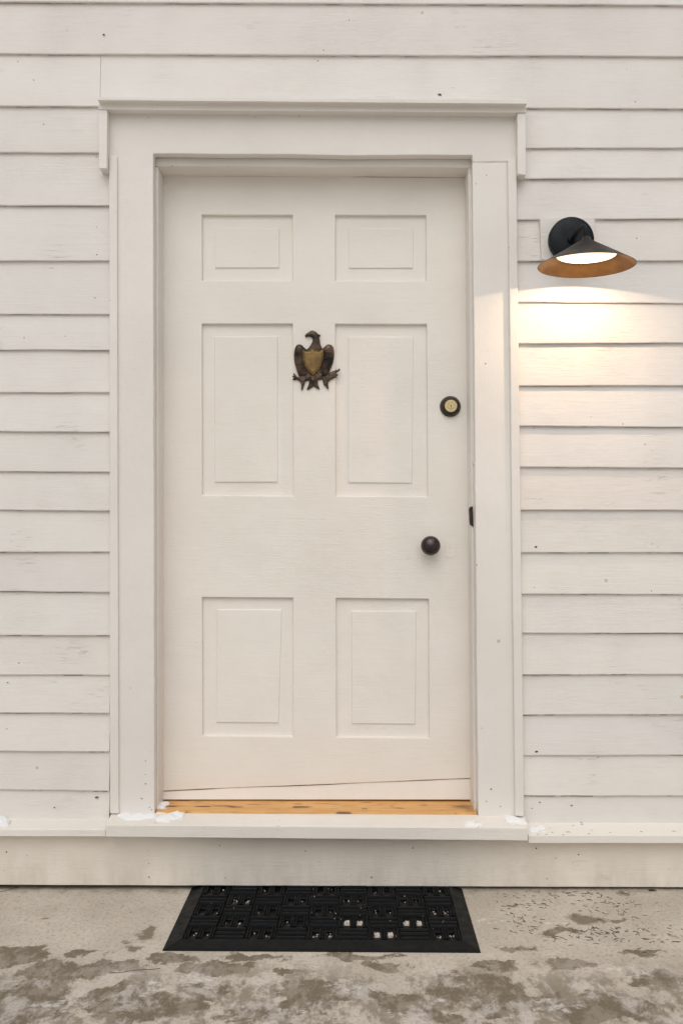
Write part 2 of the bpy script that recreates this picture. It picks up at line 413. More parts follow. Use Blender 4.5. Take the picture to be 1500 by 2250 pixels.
right = [(236, 237), (325, 324), (392, 391), (482, 480), (573, 572), (663, 665), (754, 753), (847, 847), (936, 938), (1026, 1028), (1120, 1121), (1214, 1214), (1305, 1306), (1391, 1391), (1482, 1482), (1571, 1570), (1660, 1659), (1748, 1749), (1845, 1845)]
xl = P(245, 800, YB).x
for k, (a, b) in enumerate(zip(left, left[1:])):
    board(XL, xl, lin(0, b[0], 238, b[1]), lin(0, a[0], 238, a[1]), 10 + k * 1.37)
for k, (a, b) in enumerate(zip(right, right[1:])):
    xr = P(1136 + (b[0] - 400) * .0116 - 2, b[0], YB).x
    board(xr, XR, lin(1150, b[0], 1500, b[1]), lin(1150, a[0], 1500, a[1]), 50 + k * 1.37)
tops = [((0, 232), (1500, 238)), ((0, 117), (1500, 123)), ((0, 3), (1500, 10))]
fns = [lin(*a, *b) for a, b in tops]
zz = fns[-1]
for k in range(1, 7): fns.append(lambda x, k=k: zz(x) + .152 * k)
xs = P(220, 200, YB).x
for k, (f0, f1) in enumerate(zip(fns, fns[1:])):
    if k == 0: board(XL, xs - .0005, f0, f1, 90); board(xs + .0006, XR, f0, f1, 90.3)
    else: board(XL, XR, f0, f1, 91 + k * 2.1)
for x, y, r in ((1181, 380, 2.2), (228, 76, 2.5), (966, 208, 3.), (1176, 1202, 3), (1178, 1652, 3), (228, 1722, 5), (120, 1774, 1.5), (213, 1752, 3), (1185, 1763, 1.6), (1255, 1770, 1.6), (18, 1500, 1.5), (1380, 120, 1.5), (1168, 1776, 1.2), (213, 560, 1.3), (209, 654, 1.2), (213, 499, 1.), (1172, 941, 1.), (1432, 1195, 1.), (1444, 1202, 1.), (1173, 1291, 1.3), (1493, 1213, 1.6)):
    speck(bm, x, y, YB + .004 if y > 1700 or y in (380,) else YB + .002, r, 1 if r < 2.9 else 1, 1.6)
ZTOP = fns[-1](0)
obj('siding', bm, [M['siding'], M['dirt'], M['lap_dark']], house)
bm = bmesh.new(); box(bm, XL, XR, .034, .16, .012, ZTOP)
# opening for the door is covered by this body only behind the door
bm.free(); bm = bmesh.new()
dl, dr_, dt_ = P(339, 400, 0).x, P(1047, 400, 0).x, P(700, 345, 0).z
box(bm, XL, dl - .012, .034, .30, .03, ZTOP); box(bm, dr_ + .012, XR, .034, .30, .03, ZTOP); box(bm, dl - .012, dr_ + .012, .034, .30, dt_ + .012, ZTOP)
box(bm, dl - .012, dr_ + .012, .19, .30, .03, dt_ + .012)
obj('wall_core', bm, M['found'], house)
bm = bmesh.new(); box(bm, XL + .02, XR - .02, .05, 4.0, -.12, .03); obj('foundation', bm, M['found'], house)
bm = bmesh.new()
box(bm, XL, XL + .05, .30, 4.0, .03, ZTOP); box(bm, XR - .05, XR, .30, 4.0, .03, ZTOP); box(bm, XL, XR, 3.95, 4.0, .031, ZTOP - .001)
obj('side_wall', bm, M['casing_h'], house)
bm = bmesh.new(); profile(bm, XL - .1, XR + .1, [(-.12, ZTOP), (2.0, ZTOP + 1.3), (4.2, ZTOP), (4.2, ZTOP - .04), (-.12, ZTOP - .04)], [(-.12, ZTOP), (2.0, ZTOP + 1.3), (4.2, ZTOP), (4.2, ZTOP - .04), (-.12, ZTOP - .04)], 10)
obj('roof', bm, M['roof'], house)

# ---- skirt board, ledges and sill
bm = bmesh.new()
za, zb = P(0, 1945, -.005).z, P(1500, 1950.5, -.005).z
sl_ = (zb - za) / (P(1500, 0).x - P(0, 0).x)
zl = lambda x: max(.0075, .012 + sl_ * x)
k = 200
prev = None
for i in range(k + 1):
    x = XL + (XR - XL) * i / k; b = zl(x) + .0007 * nz(x * 9, 3.); t = P(0, 1830, -.005).z + .02
    y0 = -.005 + .001 * nz(x * 3, 4.)
    r = [bm.verts.new(p) for p in ((x, y0, t), (x, y0 - .0002, b + .0015), (x, y0 + .001, b), (x, .020, b), (x, .020, t))]
    if prev:
        for j in range(4): bm.faces.new((prev[j], prev[j + 1], r[j + 1], r[j]))
    prev = r
rs = random.Random(3)
for x, y, r in ((483, 1858, 1.6), (326, 1869, .9), (327, 1897, 1.2), (328, 1927, 1.5), (495, 1929, 1.6), (907, 1863, 1.5), (982, 1878, 1.), (1177, 1864, 1.8), (1220, 1885, 1.2), (1201, 1931, 1.4), (1258, 1895, .8), (10, 1912, 1), (60, 1880, 1), (1470, 1910, 1), (700, 1893, .9), (770, 1922, 1), (845, 1935, .8)):
    speck(bm, x, y, -.0055, r)
obj('skirt_board', bm, [M['skirt'], M['dirt']], house)

def ledge(x0, x1, yb0, yf0, yl0, yb1, yf1, yl1, Yf, name, mat, wob=.0006, seed=1., back=.012):
    def sec(x, yb, yf, yl):
        return [(back, P(x, yb, back).z), (Yf + .0015, P(x, yf, Yf).z + .0008), (Yf, P(x, yf + 1, Yf).z), (Yf, P(x, yl - 1, Yf).z), (Yf + .002, P(x, yl, Yf).z), (back, P(x, yl, Yf).z + .0005)]
    bm = bmesh.new(); a = P(x0, yf0, Yf).x; b = P(x1, yf1, Yf).x
    profile(bm, a, b, sec(x0, yb0, yf0, yl0), sec(x1, yb1, yf1, yl1), .03, wob, seed)
    return bm
s_l = lambda x, yy: yy
bm = ledge(-2400, 232, 1797 - 8, 1822 - 6, 1838 - 6, 1798, 1823, 1838.5, -.050, '', None, seed=2.)
for x, y, r in ((224, 1820, 1.2), (150, 1801, .8), (196, 1802, 1.)): pass
obj('water_table', bm, M['sill'], house)
bm = ledge(1160, 3900, 1807, 1836, 1853, 1809, 1838, 1855, -.050, '', None, seed=5.)
obj('water_table', bm, M['sill'], house)
bm = ledge(233, 1158.5, 1786, 1813, 1839, 1791, 1820, 1847.5, -.072, '', None, seed=9., wob=.0007, back=.004)
for x, y, r, sx in ((893, 1836, 6, .30), (897, 1828, 4, .3), (890, 1824, 3, .3), (612, 1815, 1.5, 3), (1129, 1806, 1., 1)):
    if y > 1814: speck(bm, x, y, -.0722, r, 1, sx)
obj('door_sill', bm, [M['sill'], M['skirt']], house)
# threshold: bare pine from the sill back under the door
bm = bmesh.new()
zt = P(700, 1783, .004).z
x0, x1 = P(343, 1783, .004).x, P(1047, 1783, .004).x
profile(bm, x0, x1, [(.0045, zt - .03), (.0045, zt), (.11, zt + .001), (.19, zt + .001), (.19, zt - .03)], [(.0045, zt - .033), (.0045, zt - .003), (.11, zt - .002), (.19, zt - .002), (.19, zt - .033)], .04)
for x, y, r, sx in ((448, 1771, 5, 5), (515, 1772, 5, 4.5), (662, 1772, 6, 5), (655, 1766, 3, 4), (800, 1776, 4, 2), (860, 1770, 3, 2), (1015, 1772, 6, 4), (378, 1771, 5, 3), (1030, 1779, 5, 2)):
    c = G(x, y, zt + .0022); k = 12; r *= .00135
    bm.faces.new([bm.verts.new((c.x + r * sx * math.cos(2 * math.pi * i / k) * random.uniform(.6, 1.2), c.y + r * .55 * math.sin(2 * math.pi * i / k) * random.uniform(.6, 1.2), zt + .0016)) for i in range(k)]).material_index = 1
obj('threshold', bm, [M['wood'], M['knot']], house)

# ---- door frame: casing boards, jambs, backbands, head
def left_marks(b):
    for x, y, r in ((320, 1672, 1.3), (320, 1702, 1.), (320, 1722, 1.8), (310, 1754, 1.), (329, 1774, 1.5), (334, 1779, 1.4), (326, 258, 1.), (560, 258, 1.2)): speck(b, x, y, -.0002, r, 1)
    return b
frame = obj('door_frame', (lambda b: (left_marks(b), plate(b, [(236, 236), (1140, 242), (1136, 355.5), (1038, 356), (1037, 341), (900, 340.5), (760, 342), (640, 339), (500, 339), (342, 337.5), (337, 338), (339.5, 1790), (259, 1790), (255, 345), (236, 345)], 0, .034, .0013, .015, 6.), b)[2])(bmesh.new()), [M['casing_f'], M['dirt']], house, bevel=.0028)
bm = bmesh.new()
plate(bm, [(1037, 356.5), (1121, 356), (1134, 1795), (1050, 1793)], -.0006, .034, .0010, seed=2.)
for x, y, r in ((1078, 1734, 2.5), (1068, 1761, 1.3), (1099, 1772, 1.6), (1047, 1241, 1.6), (1058, 1600, 1.2)): speck(bm, x, y, -.0008, r, 2)
for x, y, r in ((1045, 404, 1.2), (1068, 385, 1.5)): speck(bm, x, y, -.0006, r, 1)
obj('casing_board', bm, [M['casing_v'], M['dirt'], M['rust']], frame, bevel=.0025)
bm = bmesh.new()                                              # thin backbands
plate(bm, [(240, 342), (257.5, 342.5), (261, 1788), (242, 1788)], -.010, .03, .0007, seed=3.)
obj('backband', bm, M['casing_v'], frame, bevel=.0025)
bm = bmesh.new(); plate(bm, [(1115, 349), (1134, 349), (1151, 1795), (1131, 1793)], -.0145, .03, .0009, seed=4.)
obj('backband', bm, M['casing_v'], frame, bevel=.003)
bm = bmesh.new()                                              # short returns under the head moulding
plate(bm, [(217, 241.5), (236, 241.5), (235, 370), (218, 370)], -.034, .02, .0005, seed=5.)
obj('head_return', bm, M['casing_v'], frame, bevel=.0015)
bm = bmesh.new(); plate(bm, [(1136, 249), (1154.5, 249), (1154.5, 385), (1136.5, 382)], -.034, .02, .0005, seed=6.)
obj('head_return', bm, M['casing_v'], frame, bevel=.0015)
bm = bmesh.new()
plate(bm, [(216.5, 228), (1155.5, 235.5), (1155.5, 247.5), (216.5, 240.5)], -.0345, .02, .0004, seed=7.)
obj('head_moulding', bm, M['casing_h'], frame, bevel=.0015)
bm = bmesh.new()
def cap(x, yt, yb):
    zt_, zb_ = P(x, yt, -.058).z, P(x, yb, -.058).z
    return [(.022, zt_ + .016), (-.052, zt_ + .001), (-.058, zt_ - .001), (-.058, zb_), (-.050, zb_ - .001), (-.040, zb_ + .0015), (-.0352, zb_ - .0015), (-.033, zb_ - .0085), (.022, zb_ - .0085)]
a, b = P(215, 220, -.058).x, P(1157, 227, -.058).x
profile(bm, a, b, cap(215, 212, 220), cap(1157, 218, 228), .03, .0004, 3.)
obj('drip_cap', bm, M['casing_h'], frame, bevel=.001)
# jambs
YJ, YD = .038, .125
bm = bmesh.new(); plate(bm, [(320, 366), (348, 366), (348, 1790), (320, 1790)], YJ, .19, .0007, seed=8.)
obj('jamb', bm, M['casing_v'], frame, bevel=.0035, seg=3)
bm = bmesh.new(); plate(bm, [(1028, 369), (1060, 369), (1072, 1796), (1041, 1796)], YJ, .19, .0010, seed=9.)
plate(bm, [(1031.5, 380), (1040, 380), (1045, 1018), (1037, 1020)], YJ - .006, YJ - .0003, .0010, seed=12.)
obj('jamb', bm, M['casing_v'], frame, bevel=.0035, seg=3)
bm = bmesh.new(); plate(bm, [(320, 320), (1060, 320), (1060, 368.5), (1028, 368.5), (840, 366), (700, 367.5), (520, 365), (348, 365.5), (320, 365.5)], YJ, .19, .0012, .015, 10.)
obj('head_jamb', bm, M['casing_h'], frame, bevel=.003, seg=3)
bm = bmesh.new(); plate(bm, [(1031, 1118), (1033, 1114), (1038, 1112.5), (1039.5, 1158), (1036, 1156), (1032.5, 1150)], YJ - .0035, YJ + .02, .0008, .004, seed=11.)
obj('strike_plate', bm, M['dark'], frame, bevel=.0006)
bm = bmesh.new(); plate(bm, [(1185.5, 481.5), (1306, 481.5), (1306, 573), (1189, 570.5)], -.004, .024, .0003, seed=3.)
blk = obj('mounting_block', bm, M['siding'], house, bevel=.0012)
me = blk.data
ca = me.color_attributes.new('tint', 'FLOAT_COLOR', 'CORNER')
for dd in ca.data: dd.color = (1, 1, 1, 1)

# ---- the door
gx = [[358.5, 443, 643.5, 736, 936, 1021.5]]
rowsy = [[386, 387, 388, 388.5, 390, 390.5], [471, 471.5, 472, 472, 472.5, 473], [617, 617, 617, 617.5, 618, 618], [711, 711, 711, 711.5, 712, 712],
         [1089, 1089, 1090, 1090, 1092, 1092], [1312, 1312, 1313.5, 1314, 1316, 1316], [1617, 1617, 1619, 1620, 1622, 1622], [1738, 1733.5, 1726, 1722.5, 1713.5, 1710]]
rowx = [[358.5, 443, 643, 736, 936, 1021.5], [358.5, 443.5, 643, 736, 936, 1022], [358.5, 444, 643.5, 736, 936.5, 1023.5], [358.5, 443.5, 643.5, 736, 937.5, 1024],
        [358.5, 444, 645, 737, 940, 1028], [358.5, 444, 644, 737.5, 942, 1030], [358.5, 445, 644, 738.5, 943, 1033], [358.5, 445, 644, 738.5, 943, 1034]]
bm = bmesh.new(); V = {}
def dp(r, c, Y=YD):
    p = P(rowx[r][c], rowsy[r][c], YD); return Vector((p.x, Y, p.z))
PAN = {(1, 1), (1, 3), (3, 1), (3, 3), (5, 1), (5, 3)}
for r in range(8):
    for c_ in range(6): V[r, c_] = bm.verts.new(dp(r, c_))
RD = .013
for r in range(7):
    for c_ in range(5):
        q = [V[r, c_], V[r, c_ + 1], V[r + 1, c_ + 1], V[r + 1, c_]]
        if (r, c_) in PAN:
            ctr = sum((v.co for v in q), Vector()) / 4
            inn = []
            for v in q:
                dv = (ctr - v.co); inn.append(bm.verts.new((v.co.x + math.copysign(.0012, dv.x), YD + RD + .001, v.co.z + math.copysign(.0012, dv.z))))
            for i in range(4): bm.faces.new((q[i], q[(i + 1) % 4], inn[(i + 1) % 4], inn[i]))
        else: bm.faces.new(q)
# edges of the slab
ring = [V[0, c_] for c_ in range(6)] + [V[r, 5] for r in range(1, 8)] + [V[7, c_] for c_ in range(4, -1, -1)] + [V[r, 0] for r in range(6, 0, -1)]
bk = [bm.verts.new((v.co.x, YD + .045, v.co.z)) for v in ring]
for i in range(len(ring)):
    j = (i + 1) % len(ring); bm.faces.new((ring[i], ring[j], bk[j], bk[i]))
bm.faces.new(bk)
door = obj('door', bm, M['door'], house, bevel=.0018)
door['label'] = 'white six-panel door set back in its frame'
field = {(1, 1): [(472.5, 501.5), (613.5, 501.5), (613.5, 588.5), (473, 588.5)], (1, 3): [(765.5, 501.5), (907, 502), (907, 589), (765.5, 589)],
         (3, 1): [(471.5, 739.5), (609.5, 739.5), (610, 1059), (472, 1059.5)], (3, 3): [(765.5, 740), (907, 740.5), (905, 1061.5), (765, 1060.5)],
         (5, 1): [(476.5, 1339.5), (619, 1340), (612, 1588.5), (475, 1587)], (5, 3): [(772, 1343), (914.5, 1343), (911.5, 1591), (773, 1590)]}
for (r, c_), q in field.items():
    bm = bmesh.new(); Yf = YD + RD
    q0 = [dp(r, c_, Yf), dp(r, c_ + 1, Yf), dp(r + 1, c_ + 1, Yf), dp(r + 1, c_, Yf)]
    q0 = [bm.verts.new((v.x + .0005 * (1 if i in (0, 3) else -1), Yf, v.z + (.0005 if i > 1 else -.0005))) for i, v in enumerate(q0)]
    fl = [P(x, y, YD + .008) for x, y in q]
    # floor rises very slightly towards the field, then a small sharp step
    q1 = [bm.verts.new((p.x, Yf - .0010, p.z)) for p in fl]
    cx = sum(p.x for p in fl) / 4; cz = sum(p.z for p in fl) / 4
    q2 = [bm.verts.new((p.x - math.copysign(.0008, p.x - cx), Yf - .0052, p.z - math.copysign(.0008, p.z - cz))) for p in fl]
    for A, B in ((q0, q1), (q1, q2)):
        for i in range(4): bm.faces.new((A[i], A[(i + 1) % 4], B[(i + 1) % 4], B[i]))
    bm.faces.new(q2)
    obj('panel', bm, M['door'], door, bevel=.0009)
# bottom splice board
bm = bmesh.new()
top = [(359, 1739), (400, 1737), (453, 1734.5), (500, 1730.5), (580, 1728.5), (640, 1727.5), (675, 1726), (736, 1723.5), (800, 1719), (850, 1717.5), (945, 1714.5), (985, 1712), (1034, 1711)]
tv = [P(x, y, YD + .0035) for x, y in top]
bot = [P(x, 1757 + .6 * nz(x * .02, 3.), YD - .004) for x, _ in top]
A = [bm.verts.new((p.x, p.y + .0, p.z - .0008 + .0006 * nz(p.x * 40, 1.))) for p in tv]; B = [bm.verts.new(p) for p in bot]
A2 = [bm.verts.new((p.x, YD + .044, p.z - .001)) for p in tv]; B2 = [bm.verts.new((p.x, YD + .044, p.z)) for p in bot]
for i in range(len(A) - 1):
    bm.faces.new((A[i], A[i + 1], B[i + 1], B[i])); bm.faces.new((A2[i], A2[i + 1], A[i + 1], A[i])); bm.faces.new((B[i], B[i + 1], B2[i + 1], B2[i]))
bm.faces.new((A[0], B[0], B2[0], A2[0])); bm.faces.new((A[-1], B[-1], B2[-1], A2[-1]))
o = obj('bottom_rail', bm, M['door'], door, bevel=.001); o['label'] = 'spliced strip below the crooked crack at the foot of the door'
# knob
kc = P(945.5, 1199, .085); r = 21.5 * (CD + .085) / F
bm = bmesh.new()
pr = [(.0001, -r * .80)] + [(r * math.sin(a), -r * .80 * math.cos(a)) for a in [R(x) for x in range(6, 140, 6)]] + [(.010, r * .72), (.009, .036), (.017, .0365), (.018, .0398)]
lathe(bm, (kc.x, .085, kc.z), pr)
obj('door_knob', bm, M['knob'], door, smooth=True)
# deadbolt
dc = P(988.5, 893.5, YD); q = 23 * (CD + YD) / F
bm = bmesh.new(); lathe(bm, (dc.x, YD, dc.z), [(q, 0), (q, -.004), (q * .97, -.007), (q * .80, -.0175), (q * .72, -.0205), (q * .63, -.021), (q * .61, -.0175)], 72)
obj('deadbolt', bm, M['old_bronze'], door, smooth=True, bevel=.0004)
bm = bmesh.new(); lathe(bm, (dc.x, YD, dc.z), [(q * .605, -.012), (q * .605, -.0195), (q * .58, -.0205), (q * .33, -.0205), (q * .315, -.0195), (q * .295, -.0195), (q * .285, -.0212)], 64)
bmk = [(-.0009, .0035), (.0009, .0035), (.0014, .001), (.0009, -.001), (.0012, -.005), (-.0008, -.005), (-.0014, -.001)]
bm.faces.new([bm.verts.new((dc.x + a, YD - .0216, dc.z + b)) for a, b in bmk]).material_index = 1
obj('key_cylinder', bm, [M['brass'], M['black_hole']], door)
# painted-over keyhole cover
bm = bmesh.new(); plate(bm, [(978.5, 1185.5), (1001, 1184.5), (1002, 1192), (1001.5, 1219), (997, 1226), (984, 1225.5), (977.5, 1219), (979, 1205), (977, 1192)], YD - .0016, YD + .001)
plate(bm, [(984, 1190), (993, 1190), (994, 1202), (990, 1208), (986, 1203)], YD - .0026, YD - .0012)
plate(bm, [(986, 1213), (991, 1213), (991, 1215), (986, 1215)], YD - .0024, YD - .0012)
obj('keyhole_cover', bm, M['door'], door, bevel=.0007, seg=3)

# ------------------------------------------------------------------ wall lamp
LY = -.175
pc = P(1256, 524, -.03); lc = P(1287.5, 584, LY); LR = 106.5 * (CD + LY) / F
lamp = empty('wall_lamp', (pc.x, -.004, pc.z), 'lit black and gold wall lamp with a wide cone shade, right of the door', 'wall lamp')
rp = 49.5 * (CD - .02) / F
bm = bmesh.new(); lathe(bm, (pc.x, 0, pc.z), [(rp, -.0042), (rp, -.024), (rp * .985, -.0275), (rp * .95, -.0295), (rp * .4, -.030), (.0001, -.030)], 96, caps=False)
obj('backplate', bm, M['lamp_black'], lamp, smooth=True)
aa = P(1255, 526, -.03); ztop = aa.z; r_ = .0065
APEX = lc.z + .0735
pts = [(aa.x, -.029, ztop), (aa.x + .002, LY + .022, ztop + .001)]
for i in range(1, 9):
    t = R(90 * i / 8); pts.append((aa.x + .002 + .004 * i / 8, LY + .022 - .022 * math.sin(t), ztop + .001 - .022 * (1 - math.cos(t))))
pts.append((lc.x - .001, LY, APEX - .004))
bm = bmesh.new(); tube(bm, pts, r_)
lathe(bm, (aa.x, -.030, aa.z), [(.012, 0), (.012, -.006), (.0095, -.009)], 32)
obj('arm', bm, M['lamp_black'], lamp, smooth=True)
bm = bmesh.new()
t_ = .0012
lathe(bm, (lc.x, LY, lc.z), [(.0085, .083), (.0105, .081), (.0125, .0735), (LR, .0)], 128, 'z', caps=False)
obj('shade', bm, M['lamp_bronze'], lamp, smooth=True)
bm = bmesh.new(); lathe(bm, (lc.x, LY, lc.z), [(LR, .0), (LR - .0012, -.0004), (LR - .0026, .0002), (.0115, .0712)], 128, 'z', caps=False)
obj('shade_lining', bm, M['lamp_gold'], lamp, smooth=True)
hd = .029; rd = .083
bm = bmesh.new(); lathe(bm, (lc.x, LY, lc.z + hd), [(rd * .95, .003), (rd, .0005), (rd * .99, 0), (.0001, -.0005)], 96, 'z', caps=False)
obj('diffuser', bm, M['diffuser'], lamp, smooth=True)
ld = bpy.data.lights.new('bulb_light', 'AREA'); ld.shape = 'DISK'; ld.size = .036; ld.energy = 2.05; ld.color = (1, .71, .50)
lo = bpy.data.objects.new('bulb_light', ld); COL.objects.link(lo); lo.parent = lamp
lo.location = Vector((lc.x, LY + .022, lc.z + hd - .0012)) - lamp.location

# ------------------------------------------------------------------ eagle ornament (cast relief)
def E(l): return [(600 + a / 7.5, 700 + b / 7.5) for a, b in l]
polys = [
 (E([(525,270),(545,255),(590,225),(620,205),(660,203),(700,220),(730,250),(760,268),(782,275),(770,298),(755,300),(765,340),(778,420),(795,470),(812,500),(800,560),(560,560),(550,520),(590,480),(625,430),(650,380),(652,345),(640,320),(610,300),(580,300),(545,308),(527,305)]), .004, .008, 8, 'neck'),
 (E([(560,520),(510,480),(480,445),(440,428),(400,435),(370,470),(350,530),(342,600),(345,680),(360,760),(385,850),(410,920),(430,950),(520,960),(570,930),(560,850),(530,720),(520,560)]), .004, .007, 7, 'lwing'),
 (E([(790,505),(840,480),(870,445),(905,428),(950,435),(985,465),(1005,530),(1007,620),(990,720),(960,800),(930,870),(910,920),(860,960),(780,900),(780,800),(800,640),(800,520)]), .004, .007, 7, 'rwing'),
 (E([(500,520),(800,520),(830,700),(840,820),(830,960),(790,1010),(745,1015),(650,1020),(560,1030),(520,1010),(510,900),(490,700)]), .003, .006, 8, 'body'),
 (E([(600,940),(720,940),(735,1010),(740,1080),(768,1165),(755,1172),(700,1145),(665,1115),(640,1140),(570,1180),(553,1168),(580,1100),(600,1020)]), .003, .004, 4, 'tail'),
 (E([(560,950),(480,940),(440,960),(400,965),(370,930),(330,890),(335,930),(345,945),(308,945),(325,970),(345,985),(315,998),(330,1018),(390,1010),(440,1040),(462,1080),(460,1140),(458,1170),(470,1182),(490,1170),(510,1110),(525,1050),(560,1020)]), .003, .006, 5, 'foot'),
 (E([(770,880),(830,960),(900,960),(930,890),(960,880),(985,862),(1000,870),(1040,835),(1045,855),(1100,820),(1103,855),(1060,890),(1035,905),(1075,930),(1060,945),(1040,950),(1063,972),(1000,985),(940,1020),(905,1050),(915,1165),(900,1168),(860,1120),(820,1080),(822,1050),(808,1000),(770,960)]), .003, .006, 5, 'foot')]
shield = E([(485,522),(540,547),(600,542),(628,515),(655,508),(695,538),(760,545),(800,525),(832,505),(833,600),(820,700),(790,790),(740,870),(657,940),(580,880),(530,800),(500,700),(490,600)])
def sd(poly, x, y):
    """signed distance in pixels, positive inside"""
    ins = False; dm = 1e9; n = len(poly)
    for i in range(n):
        ax, ay = poly[i]; bx, by = poly[(i + 1) % n]
        if (ay > y) != (by > y) and x < (bx - ax) * (y - ay) / (by - ay) + ax: ins = not ins
        ex, ey = bx - ax, by - ay; t = max(0, min(1, ((x - ax) * ex + (y - ay) * ey) / (ex * ex + ey * ey)))
        dm = min(dm, math.hypot(x - ax - ex * t, y - ay - ey * t))
    return dm if ins else -dm
def relief(polys, hf, Yb, step, x0, x1, y0, y1):
    bm = bmesh.new(); H = {}
    nx, ny = int((x1 - x0) / step), int((y1 - y0) / step)
    for i in range(nx + 1):
        for j in range(ny + 1):
            x, y = x0 + i * step, y0 + j * step; h = hf(x, y)
            if h is not None: H[i, j] = h
    VV = {}
    def vv(i, j):
        if (i, j) not in VV:
            h, ox, oy = H[i, j]; p = P(x0 + i * step + ox, y0 + j * step + oy, Yb); VV[i, j] = bm.verts.new((p.x, Yb - h, p.z))
        return VV[i, j]
    for i in range(nx):
        for j in range(ny):
            q = [(i, j), (i + 1, j), (i + 1, j + 1), (i, j + 1)]
            k_ = [a for a in q if a in H]
            if len(k_) >= 3: bm.faces.new([vv(*a) for a in k_])
    be = [e for e in bm.edges if len(e.link_faces) == 1]
    ret = bmesh.ops.extrude_edge_only(bm, edges=be)
    for v in [g_ for g_ in ret['geom'] if isinstance(g_, bmesh.types.BMVert)]: v.co.y = Yb
    return bm
def hfun(x, y):
    best = None; bd = -9
    for poly, b0, amp, w, kind in polys:
        d_ = sd(poly, x, y)
        if d_ > bd: bd = d_
        if d_ > -.01:
            t = min(1, max(0, d_) / w); h = b0 + amp * math.sqrt(max(0, 1 - (1 - t) ** 2))
            if kind == 'neck': h += .0009 * math.sin(y * 2.1 + x * .4) * math.cos(x * 1.7 + (int(y * 2.1 / 6.28) % 2) * 3) * (y > 742)
            if kind == 'lwing': h += .0022 * abs(math.sin((x - y * .12) * 1.25)) * (y > 775) - .002 * (abs(y - 804 + (x - 655) * .15) < 1); h += .0035 * math.exp(-((x - 655) ** 2 + (y - 768) ** 2) / 90)
            if kind == 'rwing': h += .0022 * abs(math.sin((x + y * .18) * 1.25)) * (y > 775) - .002 * (abs(y - 791 + (x - 723) * .1) < 1); h += .0035 * math.exp(-((x - 719) ** 2 + (y - 768) ** 2) / 90)
            if kind == 'tail': h += .0008 * math.sin(x * 1.9)
            if kind == 'foot': h += .0016 * nz(x * .35, y * .35, 1.)
            if kind == 'body': h += .0014 * nz(x * .3, y * .3, 5.)
            if best is None or h > best: best = h
    if best is None: return None
    e = math.hypot(x - 675, y - 736)
    if e < 1.6: best += .0015
    if math.hypot(x - 671.5, y - 735.8) < 1.3: best -= .002
    return (best, 0, 0)
ec = P(692, 800, YD)
eagle = empty('eagle_ornament', (ec.x, YD, ec.z), 'dark bronze eagle with a brass shield fixed to the middle of the door', 'door ornament')
bm = relief(polys, hfun, YD - .0005, .42, 639, 749, 726, 859)
obj('eagle_body', bm, M['eagle'], eagle, smooth=True)
def sh(x, y):
    d_ = sd(shield, x, y)
    if d_ < 0: return None
    h = .0125 + (.0026 if d_ < 1.5 else .0002) + .0045 * math.sqrt(max(0, 1 - ((x - 688) / 26) ** 2)) * min(1, d_ / 4)
    return (h, 0, 0)
bm = relief(None, sh, YD - .001, .6, 662, 714, 765, 828)
obj('shield', bm, M['shield'], eagle, smooth=True)
sc_ = P(687.5, 832.5, YD - .01)
bm = bmesh.new(); lathe(bm, (sc_.x, YD - .009, sc_.z), [(.0058, .004), (.0056, -.003), (.004, -.0048), (.0022, -.005), (.0018, -.0035), (.0001, -.0033)], 24, caps=False)
obj('screw', bm, M['shield'], eagle, smooth=True)

# ------------------------------------------------------------------ door mat
fl_, frt, bl_, brt = G(357, 2089, .001), G(1055, 2091, .001), G(425, 1950, .001), G(1018, 1950, .001)
ax = (frt - fl_).normalized(); ang = math.atan2(ax.y, ax.x)
ang = R(-.9)
MW = (frt - fl_).length; CELL = (MW - .082) / 9; MH = .011
mat = empty('doormat', (fl_.x, fl_.y, .0008), 'black rubber doormat with a basketweave of ribs and small holes, below the door', 'doormat')
def L(x, y, z): # mat local -> world
    c_, s_ = math.cos(ang), math.sin(ang)
    return (fl_.x + x * c_ - y * s_, fl_.y + x * s_ + y * c_, .0008 + z)
def mbox(bm, x0, x1, y0, y1, z0, z1, ch=0.):
    lo = [bm.verts.new(L(*p, z0)) for p in ((x0, y0), (x1, y0), (x1, y1), (x0, y1))]
    hi = [bm.verts.new(L(*p, z1)) for p in ((x0 + ch, y0 + ch), (x1 - ch, y0 + ch), (x1 - ch, y1 - ch), (x0 + ch, y1 - ch))]
    bm.faces.new(hi); bm.faces.new(lo[::-1])
    for i in range(4): j = (i + 1) % 4; bm.faces.new((lo[i], lo[j], hi[j], hi[i]))
BD = .041; FB = .052; NR = 5; DEP = FB + CELL * NR + .004
bm = bmesh.new()
def ringsec(z_in=.009):
    o_ = [(0, 0), (MW, 0), (MW, DEP), (0, DEP)]
    i1 = [(.010, .010), (MW - .010, .010), (MW - .010, DEP - .001), (.010, DEP - .001)]
    i2 = [(BD - .003, FB - .003), (MW - BD + .003, FB - .003), (MW - BD + .003, DEP - .002), (BD - .003, DEP - .002)]
    i3 = [(BD, FB), (MW - BD, FB), (MW - BD, DEP - .002), (BD, DEP - .002)]
    R0 = [[bm.verts.new(L(x, y, z)) for x, y in s] for s, z in ((o_, 0), (o_, .0015), (i1, .0042), (i2, MH), (i3, MH - .001), (i3, 0))]
    for a, b in zip(R0, R0[1:]):
        for i in (3, 0, 1): j = (i + 1) % 4; bm.faces.new((a[i], a[j], b[j], b[i]))
ringsec()
obj('border', bm, M['rubber'], mat, bevel=.001)
bm = bmesh.new(); holes = []
bright = {(0, 6), (1, 5), (1, 7)}
